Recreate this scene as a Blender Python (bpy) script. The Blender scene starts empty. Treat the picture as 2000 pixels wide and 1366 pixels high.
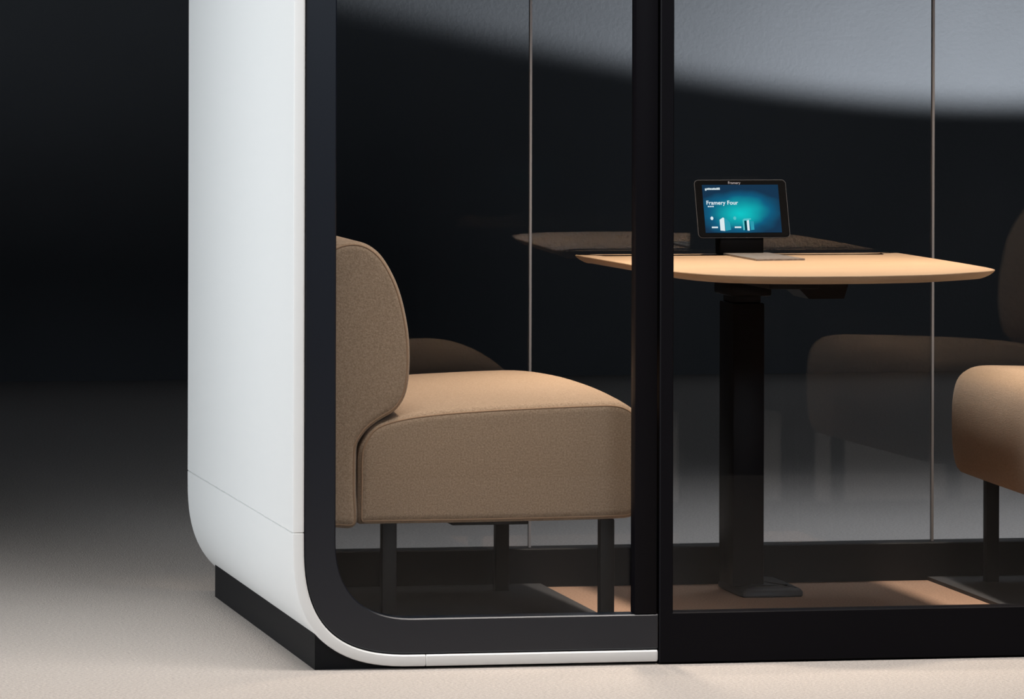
import bpy, bmesh, math, random
from mathutils import Vector, Matrix
from math import pi, sin, cos, radians

random.seed(7)
scene = bpy.context.scene
C = scene.collection

# ------------------------------------------------------------------ camera
FPX, W = 11122.0, 2000.0
cam_data = bpy.data.cameras.new('camera')
cam_data.sensor_width = 36.0
cam_data.lens = 36.0 * FPX / W
cam_data.shift_y = -683.0 / W
cam_data.clip_start = 0.1
cam_data.clip_end = 200
cam = bpy.data.objects.new('camera', cam_data)
C.objects.link(cam)
cam.location = (-1.8167, -11.63, 1.39)
TH = math.atan(2170.0 / FPX)
cam.rotation_mode = 'QUATERNION'
cam.rotation_quaternion = (Matrix.Rotation(-TH, 3, 'Z') @ Matrix.Rotation(pi / 2, 3, 'X') @ Matrix.Rotation(0.0025, 3, 'Z')).to_quaternion()
scene.camera = cam

# ------------------------------------------------------------------ world and view
world = bpy.data.worlds.new('world')
scene.world = world
world.use_nodes = True
bg = world.node_tree.nodes['Background']
bg.inputs['Color'].default_value = (0.55, 0.7, 1.0, 1)
bg.inputs['Strength'].default_value = 0.005
scene.view_settings.view_transform = 'Standard'
scene.view_settings.look = 'None'
scene.view_settings.gamma = 1.0
scene.view_settings.exposure = 0.0
scene.view_settings.use_curve_mapping = False
scene.cycles.use_denoising = True
scene.cycles.transparent_max_bounces = 24
scene.cycles.max_bounces = 10
scene.cycles.sample_clamp_indirect = 4.0


# ------------------------------------------------------------------ studio lights
def area(name, loc, target, size, power, color, size_y=None, spread=180, shape='RECTANGLE'):
    d = bpy.data.lights.new(name, 'AREA')
    d.shape = shape
    d.size = size
    if size_y:
        d.size_y = size_y
    d.energy = power
    d.color = color
    d.spread = radians(spread)
    o = bpy.data.objects.new(name, d)
    C.objects.link(o)
    o.location = loc
    o.rotation_euler = (Vector(target) - Vector(loc)).to_track_quat('-Z', 'Y').to_euler()
    return o


def spot(name, loc, target, angle, blend, power, color, radius=0.05):
    d = bpy.data.lights.new(name, 'SPOT')
    d.energy = power
    d.color = color
    d.spot_size = radians(angle)
    d.spot_blend = blend
    d.shadow_soft_size = radius
    o = bpy.data.objects.new(name, d)
    C.objects.link(o)
    o.location = loc
    o.rotation_euler = (Vector(target) - Vector(loc)).to_track_quat('-Z', 'Y').to_euler()
    return o


# broad soft box over the floor in front of the pod
area('front_softbox', (0.5, -0.9, 3.8), (0.5, -0.85, 0), 3.6, 63, (1.0, 0.94, 0.885), size_y=0.9, spread=95)
# tall soft box to the left, lights the white side panel
area('side_softbox', (-4.2, -0.6, 1.9), (0, 0.9, 1.1), 1.6, 39, (0.90, 0.96, 1.0), size_y=2.4, spread=76)
# weak wash on the floor behind the pod
area('floor_wash', (2.9, 2.1, 3.8), (2.9, 2.1, 0), 2.4, 21, (0.86, 0.93, 1.0), size_y=0.8, spread=74)
# added light brightening the front floor further out, for its glass reflection
area('outer_floor_fill', (1.6, -3.5, 3.2), (1.6, -3.5, 0), 3.0, 16, (1.0, 0.95, 0.90), size_y=0.8, spread=86)
# added distant high light facing the pod, gives the black frame its upper sheen
area('frame_sheen_fill', (2.4, -10.8, 4.6), (0.8, 0, 2.1), 2.6, 12, (0.80, 0.90, 1.0), size_y=1.6, spread=34)
# floor standing uplight grazing the dark back wall
spot('wall_uplight', (4.1, 7.39, 0.575), (4.1, 7.39, 3.0), 152, 0.05, 370, (0.93, 0.97, 1.0), radius=0.06)


# ------------------------------------------------------------------ materials
def mat(name, base=(0.8, 0.8, 0.8), rough=0.5, metal=0.0, spec=0.5, noise=None, bump=None, emit=None, coat=0.0, sheen=0.0, aniso_scale=None):
    m = bpy.data.materials.new(name)
    m.use_nodes = True
    nt = m.node_tree
    b = nt.nodes['Principled BSDF']
    b.inputs['Base Color'].default_value = (*base, 1)
    b.inputs['Roughness'].default_value = rough
    b.inputs['Metallic'].default_value = metal
    b.inputs['Specular IOR Level'].default_value = spec
    b.inputs['Coat Weight'].default_value = coat
    b.inputs['Sheen Weight'].default_value = sheen
    if emit:
        b.inputs['Emission Color'].default_value = (*emit[0], 1)
        b.inputs['Emission Strength'].default_value = emit[1]
    tc = nt.nodes.new('ShaderNodeTexCoord')
    if noise:
        scale, detail, amount, tint = noise
        n = nt.nodes.new('ShaderNodeTexNoise')
        n.inputs['Scale'].default_value = scale
        n.inputs['Detail'].default_value = detail
        nt.links.new(tc.outputs['Object'], n.inputs['Vector'])
        r = nt.nodes.new('ShaderNodeMapRange')
        r.inputs['From Min'].default_value = 0.3
        r.inputs['From Max'].default_value = 0.7
        r.inputs['To Min'].default_value = 0.0
        r.inputs['To Max'].default_value = amount
        nt.links.new(n.outputs['Fac'], r.inputs['Value'])
        mx = nt.nodes.new('ShaderNodeMix')
        mx.data_type = 'RGBA'
        mx.inputs['A'].default_value = (*base, 1)
        mx.inputs['B'].default_value = (*tint, 1)
        nt.links.new(r.outputs['Result'], mx.inputs['Factor'])
        nt.links.new(mx.outputs['Result'], b.inputs['Base Color'])
    if bump:
        scale, strength, dist = bump
        n2 = nt.nodes.new('ShaderNodeTexNoise')
        n2.inputs['Scale'].default_value = scale
        n2.inputs['Detail'].default_value = 4
        nt.links.new(tc.outputs['Object'], n2.inputs['Vector'])
        bp = nt.nodes.new('ShaderNodeBump')
        bp.inputs['Strength'].default_value = strength
        bp.inputs['Distance'].default_value = dist
        nt.links.new(n2.outputs['Fac'], bp.inputs['Height'])
        nt.links.new(bp.outputs['Normal'], b.inputs['Normal'])
    return m


def glass_mat(name, tint, rough=0.0, boost=1.0):
    m = bpy.data.materials.new(name)
    m.use_nodes = True
    nt = m.node_tree
    for n in list(nt.nodes):
        nt.nodes.remove(n)
    out = nt.nodes.new('ShaderNodeOutputMaterial')
    tr = nt.nodes.new('ShaderNodeBsdfTransparent')
    tr.inputs['Color'].default_value = (*tint, 1)
    gl = nt.nodes.new('ShaderNodeBsdfGlossy')
    gl.inputs['Roughness'].default_value = rough
    gl.inputs['Color'].default_value = (1, 1, 1, 1)
    geo = nt.nodes.new('ShaderNodeNewGeometry')
    ior = nt.nodes.new('ShaderNodeMapRange')
    ior.inputs['To Min'].default_value = 1.5
    ior.inputs['To Max'].default_value = 1 / 1.5
    nt.links.new(geo.outputs['Backfacing'], ior.inputs['Value'])
    fr = nt.nodes.new('ShaderNodeFresnel')
    nt.links.new(ior.outputs['Result'], fr.inputs['IOR'])
    mu = nt.nodes.new('ShaderNodeMath')
    mu.operation = 'MULTIPLY'
    mu.use_clamp = True
    mu.inputs[1].default_value = boost
    nt.links.new(fr.outputs['Fac'], mu.inputs[0])
    mix = nt.nodes.new('ShaderNodeMixShader')
    nt.links.new(mu.outputs[0], mix.inputs['Fac'])
    nt.links.new(tr.outputs[0], mix.inputs[1])
    nt.links.new(gl.outputs[0], mix.inputs[2])
    nt.links.new(mix.outputs[0], out.inputs['Surface'])
    return m


def wood_mat():
    m = mat('oak_veneer', (0.52, 0.37, 0.23), rough=0.5, spec=0.3)
    nt = m.node_tree
    b = nt.nodes['Principled BSDF']
    tc = nt.nodes.new('ShaderNodeTexCoord')
    mp = nt.nodes.new('ShaderNodeMapping')
    mp.inputs['Scale'].default_value = (1.5, 24, 24)
    n = nt.nodes.new('ShaderNodeTexNoise')
    n.inputs['Scale'].default_value = 3.0
    n.inputs['Detail'].default_value = 6
    n.inputs['Distortion'].default_value = 0.6
    nt.links.new(tc.outputs['Object'], mp.inputs['Vector'])
    nt.links.new(mp.outputs[0], n.inputs['Vector'])
    cr = nt.nodes.new('ShaderNodeValToRGB')
    cr.color_ramp.elements[0].position = 0.3
    cr.color_ramp.elements[0].color = (0.48, 0.33, 0.21, 1)
    cr.color_ramp.elements[1].position = 0.75
    cr.color_ramp.elements[1].color = (0.42, 0.28, 0.17, 1)
    nt.links.new(n.outputs['Fac'], cr.inputs['Fac'])
    nt.links.new(cr.outputs['Color'], b.inputs['Base Color'])
    return m


def screen_mat():
    m = bpy.data.materials.new('display_picture')
    m.use_nodes = True
    nt = m.node_tree
    b = nt.nodes['Principled BSDF']
    b.inputs['Base Color'].default_value = (0.005, 0.005, 0.008, 1)
    b.inputs['Roughness'].default_value = 0.5
    b.inputs['Specular IOR Level'].default_value = 0.0
    tc = nt.nodes.new('ShaderNodeTexCoord')
    mp = nt.nodes.new('ShaderNodeMapping')
    mp.inputs['Location'].default_value = (-0.47 * 1.25, 0, -0.40 * 1.45)
    mp.inputs['Scale'].default_value = (1.25, 0.0, 1.45)
    nt.links.new(tc.outputs['Generated'], mp.inputs['Vector'])
    ln = nt.nodes.new('ShaderNodeVectorMath')
    ln.operation = 'LENGTH'
    nt.links.new(mp.outputs[0], ln.inputs[0])
    n = nt.nodes.new('ShaderNodeTexNoise')
    n.inputs['Scale'].default_value = 2.2
    nt.links.new(tc.outputs['Generated'], n.inputs['Vector'])
    ad = nt.nodes.new('ShaderNodeMath')
    ad.operation = 'MULTIPLY_ADD'
    ad.inputs[1].default_value = 0.35
    nt.links.new(n.outputs['Fac'], ad.inputs[0])
    nt.links.new(ln.outputs['Value'], ad.inputs[2])
    cr = nt.nodes.new('ShaderNodeValToRGB')
    e = cr.color_ramp.elements
    e[0].position = 0.18
    e[0].color = (0.0, 0.56, 0.56, 1)
    e[1].position = 0.90
    e[1].color = (0.003, 0.03, 0.07, 1)
    k = e.new(0.48)
    k.color = (0.0, 0.31, 0.36, 1)
    k = e.new(0.68)
    k.color = (0.0, 0.10, 0.20, 1)
    nt.links.new(ad.outputs[0], cr.inputs['Fac'])
    nt.links.new(cr.outputs['Color'], b.inputs['Emission Color'])
    b.inputs['Emission Strength'].default_value = 1.15
    return m


M = dict(
    carpet=mat('pale_loop_carpet', (0.60, 0.545, 0.50), rough=0.95, spec=0.1, noise=(150, 6, 1.0, (0.40, 0.36, 0.335)), bump=(260, 0.7, 0.005)),
    dark_floor=mat('dark_studio_floor', (0.02, 0.02, 0.022), rough=0.9, spec=0.1, noise=(60, 3, 0.5, (0.03, 0.03, 0.032))),
    wall=mat('dark_backdrop', (0.16, 0.165, 0.175), rough=0.95, spec=0.1, noise=(1.2, 6, 0.5, (0.11, 0.115, 0.12)), bump=(60, 0.3, 0.01)),
    white=mat('white_powder_coat', (0.80, 0.81, 0.81), rough=0.42, spec=0.4, bump=(900, 0.03, 0.0005)),
    black=mat('black_frame_paint', (0.006, 0.008, 0.014), rough=0.28, spec=0.55),
    black_deep=mat('black_door_frame', (0.0035, 0.003, 0.0045), rough=0.5, spec=0.08),
    back_black=mat('black_back_frame', (0.008, 0.0085, 0.010), rough=0.5, spec=0.15),
    plinth=mat('charcoal_plinth', (0.007, 0.0075, 0.009), rough=0.6, spec=0.15),
    felt=mat('dark_grey_felt', (0.04, 0.042, 0.048), rough=0.95, noise=(90, 4, 0.6, (0.055, 0.057, 0.063))),
    pod_carpet=mat('brown_pod_carpet', (0.52, 0.34, 0.245), rough=0.95, spec=0.1, noise=(200, 5, 1.0, (0.34, 0.225, 0.165)), bump=(500, 0.6, 0.003)),
    fabric=mat('tan_wool_fabric', (0.47, 0.34, 0.235), rough=0.92, spec=0.15, noise=(260, 5, 1.0, (0.31, 0.215, 0.14)), bump=(420, 0.45, 0.002), sheen=0.15),
    piping=mat('tan_piping', (0.40, 0.26, 0.165), rough=0.9, spec=0.15, noise=(500, 3, 0.5, (0.30, 0.19, 0.12))),
    leg=mat('black_leg_steel', (0.010, 0.010, 0.011), rough=0.5, spec=0.2),
    column=mat('black_column_steel', (0.006, 0.006, 0.008), rough=0.5, spec=0.2),
    foot=mat('graphite_foot_plate', (0.03, 0.032, 0.038), rough=0.5),
    wood=wood_mat(),
    glass=glass_mat('clear_glass', (0.925, 0.93, 0.935), boost=0.3),
    glass_back=glass_mat('clear_back_glass', (0.95, 0.955, 0.965), boost=0.72),
    joint=mat('translucent_joint_strip', (0.32, 0.32, 0.34), rough=0.4),
    tablet=mat('black_tablet_case', (0.003, 0.003, 0.0035), rough=0.5, spec=0.04),
    rim=mat('grey_metal_rim', (0.07, 0.07, 0.075), rough=0.4, metal=0.3),
    screen=screen_mat(),
    letter=mat('display_white', (0.0, 0.0, 0.0), spec=0.0, emit=((0.85, 0.97, 1.0), 1.0)),
    letter_dim=mat('display_soft_pink_white', (0.0, 0.0, 0.0), spec=0.0, emit=((0.72, 0.60, 0.58), 0.8)),
    icon_cyan=mat('display_cyan', (0.0, 0.0, 0.0), spec=0.0, emit=((0.12, 0.62, 0.66), 1.0)),
    icon_teal=mat('display_teal', (0.0, 0.0, 0.0), spec=0.0, emit=((0.03, 0.38, 0.50), 1.0)),
    icon_dark=mat('display_dark_teal', (0.0, 0.0, 0.0), spec=0.0, emit=((0.0, 0.05, 0.07), 1.0)),
    plate=mat('grey_brushed_plate', (0.30, 0.26, 0.23), rough=0.5, metal=0.3, noise=(160, 4, 0.9, (0.16, 0.14, 0.13))),
    lamp=mat('downlight_lens', (0.9, 0.9, 0.9), emit=((1.0, 0.86, 0.70), 6.0)),
)


# ------------------------------------------------------------------ helpers
def finish(me, angle=32):
    for p in me.polygons:
        p.use_smooth = True
    me.set_sharp_from_angle(angle=radians(angle))


def obj(name, bm, material, parent=None, angle=32, loc=None):
    me = bpy.data.meshes.new(name)
    bmesh.ops.recalc_face_normals(bm, faces=bm.faces)
    bm.to_mesh(me)
    bm.free()
    me.materials.append(material)
    finish(me, angle)
    o = bpy.data.objects.new(name, me)
    C.objects.link(o)
    if parent:
        o.parent = parent
    if loc:
        o.location = loc
    return o


def thing(name, label, cat, loc=(0, 0, 0), group=None):
    o = bpy.data.objects.new(name, None)
    o.empty_display_size = 0.1
    C.objects.link(o)
    o.location = loc
    o['label'] = label
    o['category'] = cat
    if group:
        o['group'] = group
    return o


def box(x0, x1, y0, y1, z0, z1, bev=0.0, seg=2, bm=None, mtx=None):
    own = bm or bmesh.new()
    vs = [own.verts.new(Vector(p)) for p in ((x0, y0, z0), (x1, y0, z0), (x1, y1, z0), (x0, y1, z0), (x0, y0, z1), (x1, y0, z1), (x1, y1, z1), (x0, y1, z1))]
    fs = [own.faces.new([vs[i] for i in q]) for q in ((0, 3, 2, 1), (4, 5, 6, 7), (0, 1, 5, 4), (1, 2, 6, 5), (2, 3, 7, 6), (3, 0, 4, 7))]
    if bev > 0:
        es = list({e for f in fs for e in f.edges})
        bmesh.ops.bevel(own, geom=es, offset=bev, segments=seg, profile=0.5, affect='EDGES')
    if mtx is not None:
        bmesh.ops.transform(own, matrix=mtx, verts=own.verts)
    return own


def loft(rings, cap=True, closed=True):
    bm = bmesh.new()
    R = [[bm.verts.new(Vector(p)) for p in r] for r in rings]
    n = len(R[0])
    m = n if closed else n - 1
    for a, b in zip(R, R[1:]):
        for i in range(m):
            j = (i + 1) % n
            bm.faces.new((a[i], a[j], b[j], b[i]))
    if cap:
        bm.faces.new(R[0][::-1])
        bm.faces.new(R[-1])
    return bm


def smooth_closed(pts, n=120):
    """Centripetal-like Catmull-Rom through closed 2D points, resampled to n evenly spaced points."""
    P = [Vector((p[0], p[1])) for p in pts]
    k = len(P)
    out = []
    for i in range(k):
        p0, p1, p2, p3 = P[i - 1], P[i], P[(i + 1) % k], P[(i + 2) % k]
        for s in range(16):
            t = s / 16
            out.append(0.5 * ((2 * p1) + (-p0 + p2) * t + (2 * p0 - 5 * p1 + 4 * p2 - p3) * t * t + (-p0 + 3 * p1 - 3 * p2 + p3) * t ** 3))
    L = [0]
    for a, b in zip(out, out[1:] + out[:1]):
        L.append(L[-1] + (b - a).length)
    tot = L[-1]
    res = []
    j = 0
    for i in range(n):
        d = tot * i / n
        while L[j + 1] < d:
            j += 1
        a, b = out[j], out[(j + 1) % len(out)]
        t = (d - L[j]) / max(1e-9, L[j + 1] - L[j])
        res.append(a.lerp(b, t))
    return res


def area2(P):
    return sum(a.x * b.y - b.x * a.y for a, b in zip(P, P[1:] + P[:1])) / 2


def inset(P, d):
    """Inset of a closed 2D outline by d along vertex normals."""
    s = 1 if area2(P) > 0 else -1
    n = len(P)
    out = []
    for i in range(n):
        t = (P[(i + 2) % n] - P[i - 2]).normalized()
        nrm = Vector((-t.y, t.x)) * s
        out.append(P[i] + nrm * d)
    return out


def tube(path, r, seg=8, closed=False):
    bm = bmesh.new()
    n = len(path)
    rings = []
    for i, p in enumerate(path):
        p = Vector(p)
        a = Vector(path[(i - 1) % n] if closed or i else path[i])
        b = Vector(path[(i + 1) % n] if closed or i < n - 1 else path[i])
        t = (b - a).normalized()
        u = t.orthogonal() if abs(t.y) > 0.99 else t.cross(Vector((0, 1, 0)))
        u.normalize()
        v = t.cross(u).normalized()
        rings.append([bm.verts.new(p + (u * cos(2 * pi * k / seg) + v * sin(2 * pi * k / seg)) * r) for k in range(seg)])
    m = n if closed else n - 1
    for i in range(m):
        A, B = rings[i], rings[(i + 1) % n]
        for k in range(seg):
            bm.faces.new((A[k], A[(k + 1) % seg], B[(k + 1) % seg], B[k]))
    if not closed:
        bm.faces.new(rings[0][::-1])
        bm.faces.new(rings[-1])
    return bm


# ------------------------------------------------------------------ setting
def plane_slab(name, x0, x1, y0, y1, z0, z1, m):
    o = obj(name, box(x0, x1, y0, y1, z0, z1), m)
    o['kind'] = 'structure'
    return o


plane_slab('floor', -14, 16, -4.55, 9.6, -0.03, 0.0, M['carpet'])
plane_slab('floor_front', -14, 16, -16, -4.55, -0.06, -0.02, M['dark_floor'])
plane_slab('wall_back', -14, 16, 9.0, 9.2, 0.0, 6.0, M['wall'])

# ------------------------------------------------------------------ the pod
PX0, PX1, PZ0, PZ1 = -0.007, 2.463, 0.006, 2.28
DX0, DX1 = 0.767, 1.690            # door opening between the two sill ends
CEN = (PX0 + PX1) / 2
pod = thing('meeting_pod', 'white and black office meeting pod with rounded corners and full glass front', 'meeting pod', (CEN, 0, 0))


def to_pod(o):
    o.location = (-CEN, 0, 0)
    o.parent = pod
    return o


def corner(cx, cz, sx, sz, a, n, N=26):
    """superellipse corner from the vertical side to the horizontal side; (cx, cz) is the outer corner."""
    out = []
    for i in range(N + 1):
        t = pi / 2 * i / N
        u = abs(cos(t)) ** (2 / n)
        v = abs(sin(t)) ** (2 / n)
        out.append(Vector((cx + sx * (a - a * u), cz + sz * (a - a * v))))
    return out      # starts on the vertical side (x = cx), ends on the horizontal side (z = cz)


def outline(x0, x1, z0, z1, a, n, brk=0.0):
    """Open path from the left sill end round the pod to the right sill end, as named pieces."""
    bl = corner(x0, z0, 1, 1, a, n)
    tl = corner(x0, z1, 1, -1, a, n)
    tr = corner(x1, z1, -1, -1, a, n)
    br = corner(x1, z0, -1, 1, a, n)
    e = brk
    pcs = [
        [Vector((DX0, z0)), Vector((x0 + a + e, z0))],
        [Vector((x0 + a + e, z0))] + bl[::-1] + [Vector((x0, z0 + a + e))],
        [Vector((x0, z0 + a + e)), Vector((x0, z1 - a - e))],
        [Vector((x0, z1 - a - e))] + tl + [Vector((x0 + a + e, z1))],
        [Vector((x0 + a + e, z1)), Vector((x1 - a - e, z1))],
        [Vector((x1 - a - e, z1))] + tr[::-1] + [Vector((x1, z1 - a - e))],
        [Vector((x1, z1 - a - e)), Vector((x1, z0 + a + e))],
        [Vector((x1, z0 + a + e))] + br + [Vector((x1 - a - e, z0))],
        [Vector((x1 - a - e, z0)), Vector((DX1, z0))],
    ]
    return pcs


def normals(path):
    """inward normals for a path that runs clockwise seen from the front (inside on its right-hand side)."""
    out = []
    for i in range(len(path)):
        a = path[max(0, i - 1)]
        b = path[min(len(path) - 1, i + 1)]
        if (b - a).length < 1e-7:
            t = Vector((0, 1))
        else:
            t = (b - a).normalized()
        out.append(Vector((t.y, -t.x)))
    return out


def dedupe(path):
    out = [path[0]]
    for p in path[1:]:
        if (p - out[-1]).length > 1e-5:
            out.append(p)
    return out


def sweep(path, section, gap=0.0, ends_bevel=0.0):
    """sweeps a section of (inward offset, depth) pairs along a path in the XZ plane."""
    path = dedupe(path)
    if gap:
        d0 = (path[1] - path[0]).normalized()
        d1 = (path[-1] - path[-2]).normalized()
        path = [path[0] + d0 * gap] + path[1:-1] + [path[-1] - d1 * gap]
    nr = normals(path)
    # keep straight ends exactly perpendicular
    rings = []

    def ring(p, n, shrink=0.0):
        ds = [s[0] for s in section]
        ys = [s[1] for s in section]
        md, my = (min(ds) + max(ds)) / 2, (min(ys) + max(ys)) / 2
        r = []
        for d, y in section:
            dd = d + (shrink if d < md else -shrink)
            yy = y + (shrink if y < my else -shrink)
            q = p + n * dd
            r.append((q.x, yy, q.y))
        return r
    if ends_bevel:
        d0 = (path[1] - path[0]).normalized()
        d1 = (path[-1] - path[-2]).normalized()
        rings.append(ring(path[0], nr[0], ends_bevel))
        rings.append(ring(path[0] + d0 * ends_bevel, nr[0]))
        for p, n in list(zip(path, nr))[1:-1]:
            rings.append(ring(p, n))
        rings.append(ring(path[-1] - d1 * ends_bevel, nr[-1]))
        rings.append(ring(path[-1], nr[-1], ends_bevel))
    else:
        rings = [ring(p, n) for p, n in zip(path, nr)]
    return loft(rings)


TS = 0.0245        # shell thickness
DEPTH = 1.60
outer = outline(PX0, PX1, PZ0, PZ1, 0.265, 2.7, 0.016)
shell_sec = [(0.0, 0.006), (0.0018, 0.0018), (0.006, 0.0), (TS - 0.003, 0.0), (TS, 0.003), (TS, DEPTH - 0.004), (TS - 0.004, DEPTH), (0.006, DEPTH), (0.0, DEPTH - 0.006)]
names = ['sill_strip', 'corner_panel', 'side_panel', 'corner_panel', 'roof_panel', 'corner_panel', 'side_panel', 'corner_panel', 'sill_strip']
for nm, pc in zip(names, outer):
    to_pod(obj(nm, sweep(pc, shell_sec, gap=0.0003, ends_bevel=0.0013), M['white'], angle=40))

# dark gasket lining behind the shell, closes the seams
full = []
for pc in outer:
    full += pc
full = dedupe(full)
to_pod(obj('inner_lining', sweep(full, [(TS + 0.0005, 0.012), (TS + 0.013, 0.012), (TS + 0.013, DEPTH - 0.01), (TS + 0.0005, DEPTH - 0.01)]), M['felt']))

# black front frame: a wide band between the shell and the window opening, left and right of the door
FO = TS + 0.0022
wx0, wx1, wz0, wz1 = 0.0842, PX1 - (0.0842 - PX0), 0.1055, PZ1 - 0.10


def frame_band(name, y0, y1, material, z_in=wz0, x_in=0.0842, whole=False, a_in=0.17, n_in=2.45):
    op = []
    for pc in outer:
        op += pc
    ip = []
    for pc in outline(x_in, PX1 - (x_in - PX0), z_in, wz1, a_in, n_in, 0.016 + 0.265 - a_in - (x_in - PX0)):
        ip += pc
    nr = normals(op)
    # duplicate points give the same count in both outlines
    rings = []
    last = None
    for i, (o_, i_) in enumerate(zip(op, ip)):
        if last is not None and (o_ - last).length < 1e-6:
            continue
        last = o_
        a, b = op[max(0, i - 2)], op[min(len(op) - 1, i + 2)]
        t = (b - a).normalized()
        q = o_ + Vector((t.y, -t.x)) * FO
        e = (i_ - q).normalized() * 0.0025
        rings.append([(q.x, y0 + 0.002, q.y), (q.x + e.x, y0, q.y + e.y), (i_.x - e.x, y0, i_.y - e.y), (i_.x, y0 + 0.0025, i_.y), (i_.x, y1, i_.y), (q.x, y1, q.y)])
    if whole:
        rings.append(rings[0])
        bm = loft(rings, cap=False)
        bmesh.ops.remove_doubles(bm, verts=bm.verts, dist=1e-6)
        return obj(name, bm, material, angle=35)
    return obj(name, loft(rings), material, angle=35)


fr = to_pod(frame_band('front_frame', 0.003, 0.060, M['black']))

# plinth: follows the underside of the shell
pl = []
px_l, px_r = 0.045, PX1 - 0.052
bl = [p for p in corner(PX0, PZ0, 1, 1, 0.265, 2.7, 60) if p.x > px_l]
br = [p for p in corner(PX1, PZ0, -1, 1, 0.265, 2.7, 60) if p.x < px_r]


def z_at(x):
    u = (PX0 + 0.265 - x) / 0.265
    u = max(0.0, min(1.0, u))
    return PZ0 + 0.265 - 0.265 * (1 - u ** 2.7) ** (1 / 2.7)


prof = [(px_l, 0.0), (px_r, 0.0), (px_r, z_at(px_l) + 0.003)] + [(p.x, p.y + 0.0005) for p in br] + [(p.x, p.y + 0.0005) for p in bl[::-1]] + [(px_l, z_at(px_l) + 0.003)]
to_pod(obj('plinth', loft([[(x, 0.028, z) for x, z in prof], [(x, 1.50, z) for x, z in prof]]), M['plinth'], angle=30))

# carpeted deck inside
FZ = 0.035
to_pod(obj('carpet_deck', box(0.150, PX1 - 0.157, 0.062, 1.585, 0.0315, FZ), M['pod_carpet']))

# fixed glass panes and their mullions
YG = 0.030


def pane(name, x0, x1, y0, y1, z0, z1, m):
    return to_pod(obj(name, box(x0, x1, y0, y1, z0, z1), m))


GT = 0.010
for s in (0, 1):
    mx = (lambda x: x) if s == 0 else (lambda x: PX0 + PX1 - x)
    a, b = sorted((mx(0.060), mx(0.745)))
    pane('fixed_glass', a, b, YG, YG + GT, 0.080, 2.20, M['glass'])
    a, b = sorted((mx(0.7180), mx(0.7650)))
    to_pod(obj('mullion', box(a, b, 0.0035, 0.046, wz0 + 0.0005, wz1, 0.0015), M['black_deep']))

# hinged glass door, down to the floor
D0, D1 = 0.7695, PX0 + PX1 - 0.7695
DZ0, DZ1 = 0.004, wz1 + 0.02
S = 0.029
dring = lambda x0, x1, z0, z1: [(x0, z0), (x1, z0), (x1, z1), (x0, z1)]


def rect_frame(x0, x1, z0, z1, l, r, b, t, y0, y1, c=0.002):
    bm = bmesh.new()

    def rg(x0, x1, z0, z1, y):
        return [bm.verts.new((x, y, z)) for x, z in dring(x0, x1, z0, z1)]
    rings = [rg(x0, x1, z0, z1, y1), rg(x0, x1, z0, z1, y0 + c), rg(x0 + c, x1 - c, z0 + c, z1 - c, y0),
             rg(x0 + l - c, x1 - r + c, z0 + b - c, z1 - t + c, y0), rg(x0 + l, x1 - r, z0 + b, z1 - t, y0 + c), rg(x0 + l, x1 - r, z0 + b, z1 - t, y1)]
    rings.append(rings[0])
    for A, B in zip(rings, rings[1:]):
        for i in range(4):
            j = (i + 1) % 4
            bm.faces.new((A[i], A[j], B[j], B[i]))
    return bm


drf = obj('door', rect_frame(D0, D1, DZ0, DZ1, S, S, 0.1045, 0.09, -0.002, 0.048), M['black_deep'])
to_pod(drf)
dg = obj('door_glass', box(D0 + 0.02, D1 - 0.02, 0.018, 0.018 + GT, DZ0 + 0.09, DZ1 - 0.07), M['glass'])
dg.parent = drf
hb = box(D1 - 0.024, D1 - 0.006, -0.055, -0.037, 0.80, 1.25, 0.004)
box(D1 - 0.021, D1 - 0.009, -0.040, -0.002, 0.83, 0.85, 0.0, bm=hb)
box(D1 - 0.021, D1 - 0.009, -0.040, -0.002, 1.20, 1.22, 0.0, bm=hb)
hd = obj('door_handle', hb, M['black_deep'])
hd.parent = drf

# back window: frame, three glass panels, two light joint strips
BY0, BY1 = 1.252, 1.325
bx0, bx1 = 0.037, PX1 - 0.044
to_pod(frame_band('back_frame', BY0, BY1, M['back_black'], z_in=0.1235, x_in=0.262, whole=True, a_in=0.010, n_in=2.0))  # side stiles widened out of view to block downlight spill
J1, J2 = 0.747, 1.709
BG = 1.280
for a, b in ((bx0 + 0.033, J1 - 0.0028), (J1 + 0.0028, J2 - 0.0028), (J2 + 0.0028, bx1 - 0.033)):
    pane('back_glass', a, b, BG, BG + GT, 0.10, 2.16, M['glass_back'])
for j in (J1, J2):
    to_pod(obj('glass_joint_strip', box(j - 0.0027, j + 0.0027, BG - 0.0015, BG + GT + 0.0015, 0.124, 2.119), M['joint']))

# felt lining on the inner side walls
to_pod(obj('wall_felt', box(0.036, 0.052, 0.075, BY0 - 0.002, 0.24, 2.0, 0.004), M['felt']))
to_pod(obj('wall_felt', box(PX1 - 0.059, PX1 - 0.043, 0.075, BY0 - 0.002, 0.24, 2.0, 0.004), M['felt']))
ceil = to_pod(obj('ceiling_panel', box(0.10, PX1 - 0.107, 0.080, BY0 - 0.005, 2.165, 2.195, 0.004), M['felt']))
for lx in (0.80, PX0 + PX1 - 0.80):
    bm = bmesh.new()
    bmesh.ops.create_cone(bm, cap_ends=True, segments=40, radius1=0.062, radius2=0.062, depth=0.010)
    o = obj('downlight', bm, M['lamp'], loc=(lx, 0.66, 2.159))
    o.parent = ceil
    d = area('downlight_lamp', (lx, 0.66, 2.150), (lx, 0.66, 0), 0.11, 8.3, (1.0, 0.84, 0.68), spread=74, shape='DISK')

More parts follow.
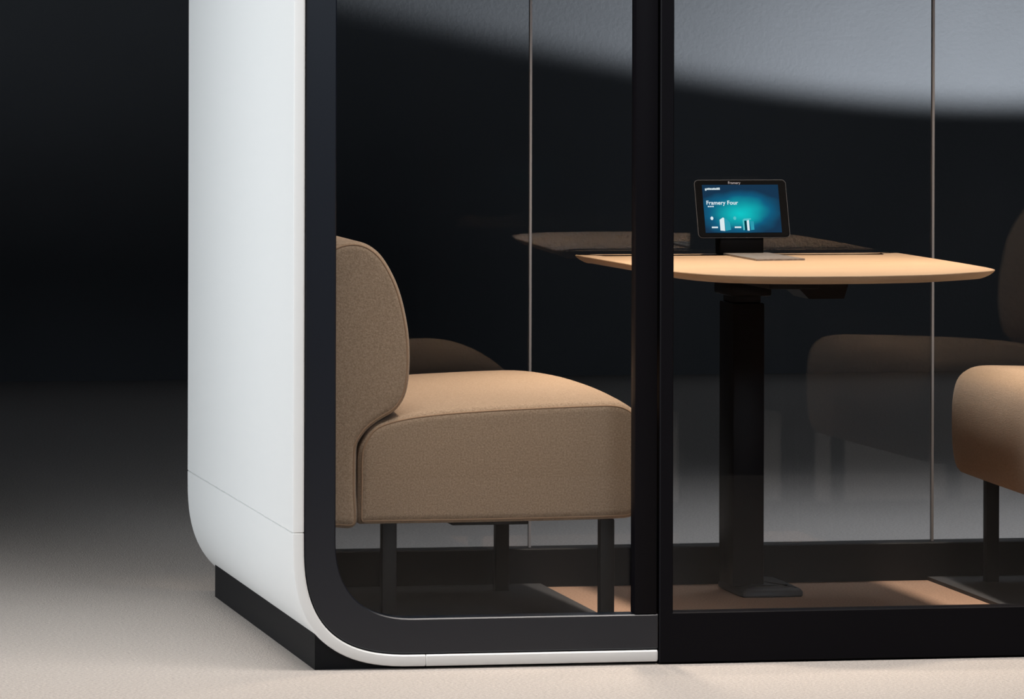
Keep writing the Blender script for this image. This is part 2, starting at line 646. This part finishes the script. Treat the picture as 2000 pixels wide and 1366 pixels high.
# ------------------------------------------------------------------ sofas (x measured from the inner side wall of the pod)
SY0, SY1 = 0.150, 1.185
seat_pts = [(0.157, 0.296), (0.157, 0.370), (0.158, 0.435), (0.166, 0.462), (0.183, 0.488), (0.208, 0.503), (0.260, 0.516), (0.340, 0.525), (0.440, 0.531), (0.540, 0.535),
            (0.640, 0.538), (0.705, 0.538), (0.738, 0.528), (0.759, 0.506), (0.769, 0.465), (0.771, 0.410), (0.768, 0.350), (0.760, 0.312), (0.744, 0.295),
            (0.700, 0.291), (0.560, 0.289), (0.400, 0.288), (0.260, 0.288), (0.185, 0.288), (0.166, 0.289)]
back_pts = [(0.154, 0.287), (0.1545, 0.360), (0.155, 0.440), (0.160, 0.462), (0.178, 0.486), (0.203, 0.505), (0.236, 0.525), (0.256, 0.552), (0.2655, 0.590), (0.268, 0.640),
            (0.265, 0.690), (0.256, 0.740), (0.243, 0.785), (0.225, 0.824), (0.203, 0.856), (0.176, 0.876), (0.146, 0.883), (0.112, 0.877), (0.085, 0.858), (0.071, 0.822),
            (0.066, 0.770), (0.064, 0.650), (0.063, 0.500), (0.063, 0.380), (0.065, 0.305), (0.076, 0.285), (0.110, 0.2815)]


def cushion(pts, y0, y1, r, crown=0.0, far_r=None, n=150, k=7, cap_bulge=0.004, taper=0.0):
    P = smooth_closed(pts, n)
    far_r = far_r or r
    rings = []
    zmax = max(p.y for p in P)
    zmid = (zmax + min(p.y for p in P)) / 2

    def ring(Q, y):
        t = (y - y0) / (y1 - y0)
        c = crown * max(0.0, sin(pi * min(1, max(0, t)))) ** 0.7
        return [(q.x - taper * max(0.0, min(1.0, (q.x - 0.3) / 0.4)) * max(0.0, t) ** 1.5, y, q.y + (c * max(0.0, (q.y - zmid) / (zmax - zmid)) if crown else 0)) for q in Q]
    for i in range(k + 1):
        a = pi / 2 * i / k
        rings.append(ring(inset(P, r * (1 - sin(a))), y0 + r * (1 - cos(a))))
    steps = 14
    ya, yb = y0 + r, y1 - far_r
    for i in range(1, steps):
        rings.append(ring(P, ya + (yb - ya) * i / steps))
    for i in range(k + 1):
        a = pi / 2 * i / k
        rings.append(ring(inset(P, far_r * (1 - cos(a))), yb + far_r * sin(a)))
    return loft(rings), P


def make_sofa(mirror, label):
    """local x grows from the side wall towards the table; mirror = -1 for the sofa on the right."""
    root = thing('sofa', label, 'sofa', (0, 0, 0))
    parts = []
    bm, P = cushion(seat_pts, SY0, SY1, 0.020, crown=0.020, far_r=0.05, taper=0.034)
    seat = obj('seat', bm, M['fabric'], angle=60)
    parts.append((seat, root))
    Q = inset(P, 0.020 * (1 - sin(radians(38))))
    yq = SY0 + 0.020 * (1 - cos(radians(38)))
    pp = obj('piping', tube([(q.x, yq, q.y) for q in Q], 0.0021, 8, True), M['piping'], angle=80)
    parts.append((pp, seat))
    bm, P = cushion(back_pts, SY0 + 0.001, SY1, 0.020, far_r=0.05)
    back = obj('backrest', bm, M['fabric'], angle=60)
    parts.append((back, root))
    Q = inset(P, 0.020 * (1 - sin(radians(38))))
    yq = SY0 + 0.001 + 0.020 * (1 - cos(radians(38)))
    pp = obj('piping', tube([(q.x, yq, q.y) for q in Q], 0.0021, 8, True), M['piping'], angle=80)
    parts.append((pp, back))
    uf = box(0.365, 0.530, 0.200, 1.120, 0.279, 0.290, 0.002)
    box(0.215, 0.640, 1.100, 1.135, 0.279, 0.290, 0.0, bm=uf)
    parts.append((obj('under_frame', uf, M['leg']), root))
    for lx in (0.210, 0.678):
        for ly in (0.165, 1.105):
            dx = -0.044 if (lx > 0.5 and ly > 1) else 0.0
            lb = box(lx + dx, lx + dx + 0.031, ly, ly + 0.031, FZ + 0.004, 0.291, 0.003)
            box(lx + dx - 0.001, lx + dx + 0.032, ly - 0.001, ly + 0.032, FZ + 0.0002, FZ + 0.009, 0.0, bm=lb)
            parts.append((obj('leg', lb, M['leg']), root))
    cx, cy = 0.41, 0.66
    for o, par in parts:
        me = o.data
        if mirror < 0:
            me.transform(Matrix.Translation((PX0 + PX1, 0, 0)) @ Matrix.Scale(-1, 4, (1, 0, 0)))
            me.flip_normals()
    bx = cx if mirror > 0 else PX0 + PX1 - cx
    root.location = (bx, cy, FZ)
    for o, par in parts:
        o.parent = par
        if par is root:
            o.location = (-bx, -cy, -FZ)
    return root


make_sofa(1, 'tan fabric sofa with its whole rounded backrest in view beside the black post')
make_sofa(-1, 'tan fabric sofa cut off beyond the table, only its rounded seat corner showing')

# ------------------------------------------------------------------ table
TZ = 0.805
table = thing('meeting_table', 'oak topped table on one black column between the two sofas', 'table', (1.235, 0.85, FZ))


def to_table(o, par=None):
    o.parent = par or table
    if par is None:
        o.location = (-1.235, -0.85, -FZ)
    return o


top_pts = [(0.846, 1.190), (1.000, 1.192), (1.235, 1.193), (1.450, 1.192), (1.560, 1.190), (1.588, 1.183), (1.597, 1.155), (1.602, 0.95), (1.606, 0.70), (1.606, 0.50), (1.602, 0.40),
           (1.592, 0.340), (1.565, 0.295), (1.512, 0.245), (1.440, 0.185), (1.366, 0.145), (1.246, 0.118), (1.135, 0.118), (1.030, 0.145), (0.951, 0.200), (0.905, 0.290),
           (0.880, 0.400), (0.866, 0.560), (0.856, 0.760), (0.846, 0.940), (0.837, 1.10), (0.836, 1.165)]
TP = smooth_closed(top_pts, 160)


def inset_y(P, d):
    return inset(P, d)


rings = []
for ins, z in ((0.100, TZ), (0.0025, TZ), (0.0006, TZ - 0.0008), (0.0, TZ - 0.0022), (0.0030, TZ - 0.0055), (0.011, TZ - 0.0115), (0.022, TZ - 0.0165), (0.030, TZ - 0.019), (0.120, TZ - 0.019)):
    rings.append([(p.x, p.y, z) for p in inset_y(TP, ins)])
to_table(obj('tabletop', loft(rings), M['wood'], angle=35))
colm = to_table(obj('column', box(1.163, 1.236, 1.000, 1.140, FZ + 0.02, 0.70, 0.003), M['column']))
o = obj('column_sleeve', box(1.170, 1.229, 1.008, 1.132, 0.70, 0.755, 0.002), M['column'])
o.parent = colm
br_ = box(1.150, 1.262, 0.60, 1.165, 0.752, TZ - 0.0192, 0.002)
box(1.152, 1.250, 0.985, 1.150, 0.716, 0.752, 0.006, bm=br_)
to_table(obj('support_bracket', br_, M['column']))
cb = loft([[(x, y, TZ - 0.0194) for x, y in ((1.285, 0.90), (1.410, 0.90), (1.410, 1.08), (1.285, 1.08))],
           [(x, y, 0.745) for x, y in ((1.285, 0.905), (1.408, 0.905), (1.408, 1.075), (1.285, 1.075))],
           [(x, y, 0.713) for x, y in ((1.320, 0.92), (1.402, 0.92), (1.402, 1.065), (1.320, 1.065))]])
to_table(obj('control_box', cb, M['column'], angle=20))
# rounded foot plate
fp = smooth_closed([(1.172, 0.952), (1.185, 0.938), (1.245, 0.934), (1.300, 0.938), (1.315, 0.952), (1.319, 1.05), (1.317, 1.18), (1.300, 1.205), (1.245, 1.212), (1.188, 1.205), (1.172, 1.18), (1.169, 1.06)], 90)
rings = []
for ins, z in ((0.03, FZ + 0.0002), (0.003, FZ + 0.0002), (0.0, FZ + 0.003), (0.0, FZ + 0.011), (0.004, FZ + 0.016), (0.014, FZ + 0.020), (0.040, FZ + 0.024)):
    rings.append([(p.x, p.y, z) for p in inset(fp, ins)])
to_table(obj('foot_plate', loft(rings), M['foot'], angle=40))

# ------------------------------------------------------------------ tablet on its stand
TX0, TX1 = 1.110, 1.325
TCX = (TX0 + TX1) / 2
tab = thing('tablet_display', 'black tablet display with a glowing teal screen standing on the oak table', 'tablet', (TCX, 1.12, TZ))
TILT = math.atan2(0.050, 0.130)
H = 0.139


def rounded_rect(w, h, r, n=8):
    out = []
    for cx, cz, a0 in ((w / 2 - r, r, -pi / 2), (w / 2 - r, h - r, 0), (-w / 2 + r, h - r, pi / 2), (-w / 2 + r, r, pi)):
        for i in range(n + 1):
            a = a0 + pi / 2 * i / n
            out.append(Vector((cx + r * cos(a), cz + r * sin(a))))
    return out


WD = TX1 - TX0
tilt_m = Matrix.Translation((0, 0, 0.041)) @ Matrix.Rotation(-TILT, 4, 'X')
RR = rounded_rect(WD, H, 0.009)
rings = []
for ins, y in ((0.02, 0.012), (0.004, 0.012), (0.0008, 0.0105), (0.0, 0.007), (0.0, 0.002)):
    rings.append([(p.x, y, p.y) for p in inset(RR, ins)])
rings.append([(p.x, 0.0005, p.y) for p in inset(RR, 0.0006)])
rings.append([(p.x, 0.0, p.y) for p in inset(RR, 0.0018)])
rings.append([(p.x, 0.0, p.y) for p in inset(RR, 0.003)])
case = obj('case', loft(rings), M['tablet'], tab)
case.matrix_local = tilt_m
rim = obj('rim', tube([(p.x, 0.0025, p.y) for p in inset(RR, -0.0002)], 0.0013, 6, True), M['rim'])
rim.parent = case
# lit picture area
SW, SH = 0.180, 0.1165
sx, sz = -0.001, 0.0105
scr = obj('screen', box(-SW / 2 + sx, SW / 2 + sx, -0.0008, 0.0002, sz, sz + SH), M['screen'])
scr.parent = tab
scr.matrix_local = tilt_m


def flat(name, outline_pts, m, y=-0.0014):
    bm = loft([[(x + sx, y, z + sz) for x, z in outline_pts], [(x + sx, y + 0.0005, z + sz) for x, z in outline_pts]])
    o = obj(name, bm, m, scr)
    return o


def text(body, x, z, size, m, parent, y=-0.0014, bold=0.0, name='lettering', align='LEFT'):
    cu = bpy.data.curves.new(name, 'FONT')
    cu.body = body
    cu.size = size
    cu.extrude = 0.0002
    cu.offset = bold
    cu.align_x = align
    cu.materials.append(m)
    tmp = bpy.data.objects.new(name + '_curve', cu)
    C.objects.link(tmp)
    me = bpy.data.meshes.new_from_object(tmp.evaluated_get(bpy.context.evaluated_depsgraph_get()))
    bpy.data.objects.remove(tmp)
    o = bpy.data.objects.new(name, me)
    C.objects.link(o)
    o.parent = parent
    o.location = (x + sx, y, z + sz)
    o.rotation_euler = (pi / 2, 0, 0)
    return o


def SX(u):      # 0..1 across the picture
    return -SW / 2 + SW * u


def SZ(v):      # 0..1 up the picture
    return SH * v


text('Framery', SX(0.425), SZ(1.015), 0.0088, M['letter_dim'], scr, y=-0.0012, align='CENTER')
text('Framery Four', SX(0.035), SZ(0.585), 0.0135, M['letter'], scr, bold=0.0002)
# small soft glyph marks of the header and of the captions
for i in range(9):
    x0 = SX(0.035 + 0.022 * i)
    hgt = (0.004, 0.0028, 0.0034, 0.0028, 0.0028, 0.0034, 0.0028, 0.0038, 0.0040)[i]
    zb = SZ(0.895) - (0.0018 if i == 0 else 0)
    flat('glyph', [(x0, zb), (x0 + 0.0033, zb), (x0 + 0.0033, zb + hgt + 0.001), (x0, zb + hgt + 0.001)], M['letter'])
for i in range(3):
    x0 = SX(0.055 + 0.028 * i)
    flat('glyph', [(x0, SZ(0.535)), (x0 + 0.0038, SZ(0.535)), (x0 + 0.0038, SZ(0.558)), (x0, SZ(0.558))], M['letter'])


def disc(u, v, r, m):
    flat('icon', [(SX(u) + r * cos(2 * pi * k / 20), SZ(v) + r * 1.25 * sin(2 * pi * k / 20)) for k in range(20)], m)


disc(0.095, 0.30, 0.0034, M['letter'])
disc(0.395, 0.30, 0.0034, M['icon_cyan'])
for u0, u1 in ((0.085, 0.165), (0.385, 0.470)):
    flat('caption', [(SX(u0), SZ(0.095)), (SX(u1), SZ(0.095)), (SX(u1), SZ(0.125)), (SX(u0), SZ(0.125))], M['letter'])
# two little booth pictures
flat('booth_picture', [(SX(0.195), SZ(0.045)), (SX(0.255), SZ(0.035)), (SX(0.255), SZ(0.30)), (SX(0.240), SZ(0.315)), (SX(0.195), SZ(0.27))], M['letter'])
flat('booth_picture', [(SX(0.262), SZ(0.035)), (SX(0.335), SZ(0.06)), (SX(0.325), SZ(0.21)), (SX(0.290), SZ(0.27)), (SX(0.262), SZ(0.30))], M['icon_teal'])
flat('booth_picture', [(SX(0.495), SZ(0.05)), (SX(0.515), SZ(0.05)), (SX(0.515), SZ(0.25)), (SX(0.605), SZ(0.27)), (SX(0.605), SZ(0.295)), (SX(0.515), SZ(0.29)), (SX(0.495), SZ(0.26))], M['icon_cyan'])
flat('booth_picture', [(SX(0.517), SZ(0.05)), (SX(0.545), SZ(0.05)), (SX(0.545), SZ(0.245)), (SX(0.517), SZ(0.245))], M['icon_dark'])
flat('booth_picture', [(SX(0.549), SZ(0.04)), (SX(0.578), SZ(0.04)), (SX(0.578), SZ(0.262)), (SX(0.549), SZ(0.25))], M['letter'])
flat('booth_picture', [(SX(0.595), SZ(0.05)), (SX(0.640), SZ(0.06)), (SX(0.640), SZ(0.23)), (SX(0.595), SZ(0.24))], M['icon_teal'])

st = box(-0.057, 0.046, 0.003, 0.055, 0.0002, 0.044, 0.003)
obj('stand', st, M['tablet'], tab)
# thin base plate reaching forward on the table
bp = loft([[(x, y, z) for x, y in ((-0.045, -0.305), (0.070, -0.292), (0.060, 0.040), (-0.050, 0.040))] for z in (0.0002, 0.0042)])
obj('base_plate', bp, M['plate'], tab, angle=20)['label'] = 'thin grey plate reaching forward from the stand'
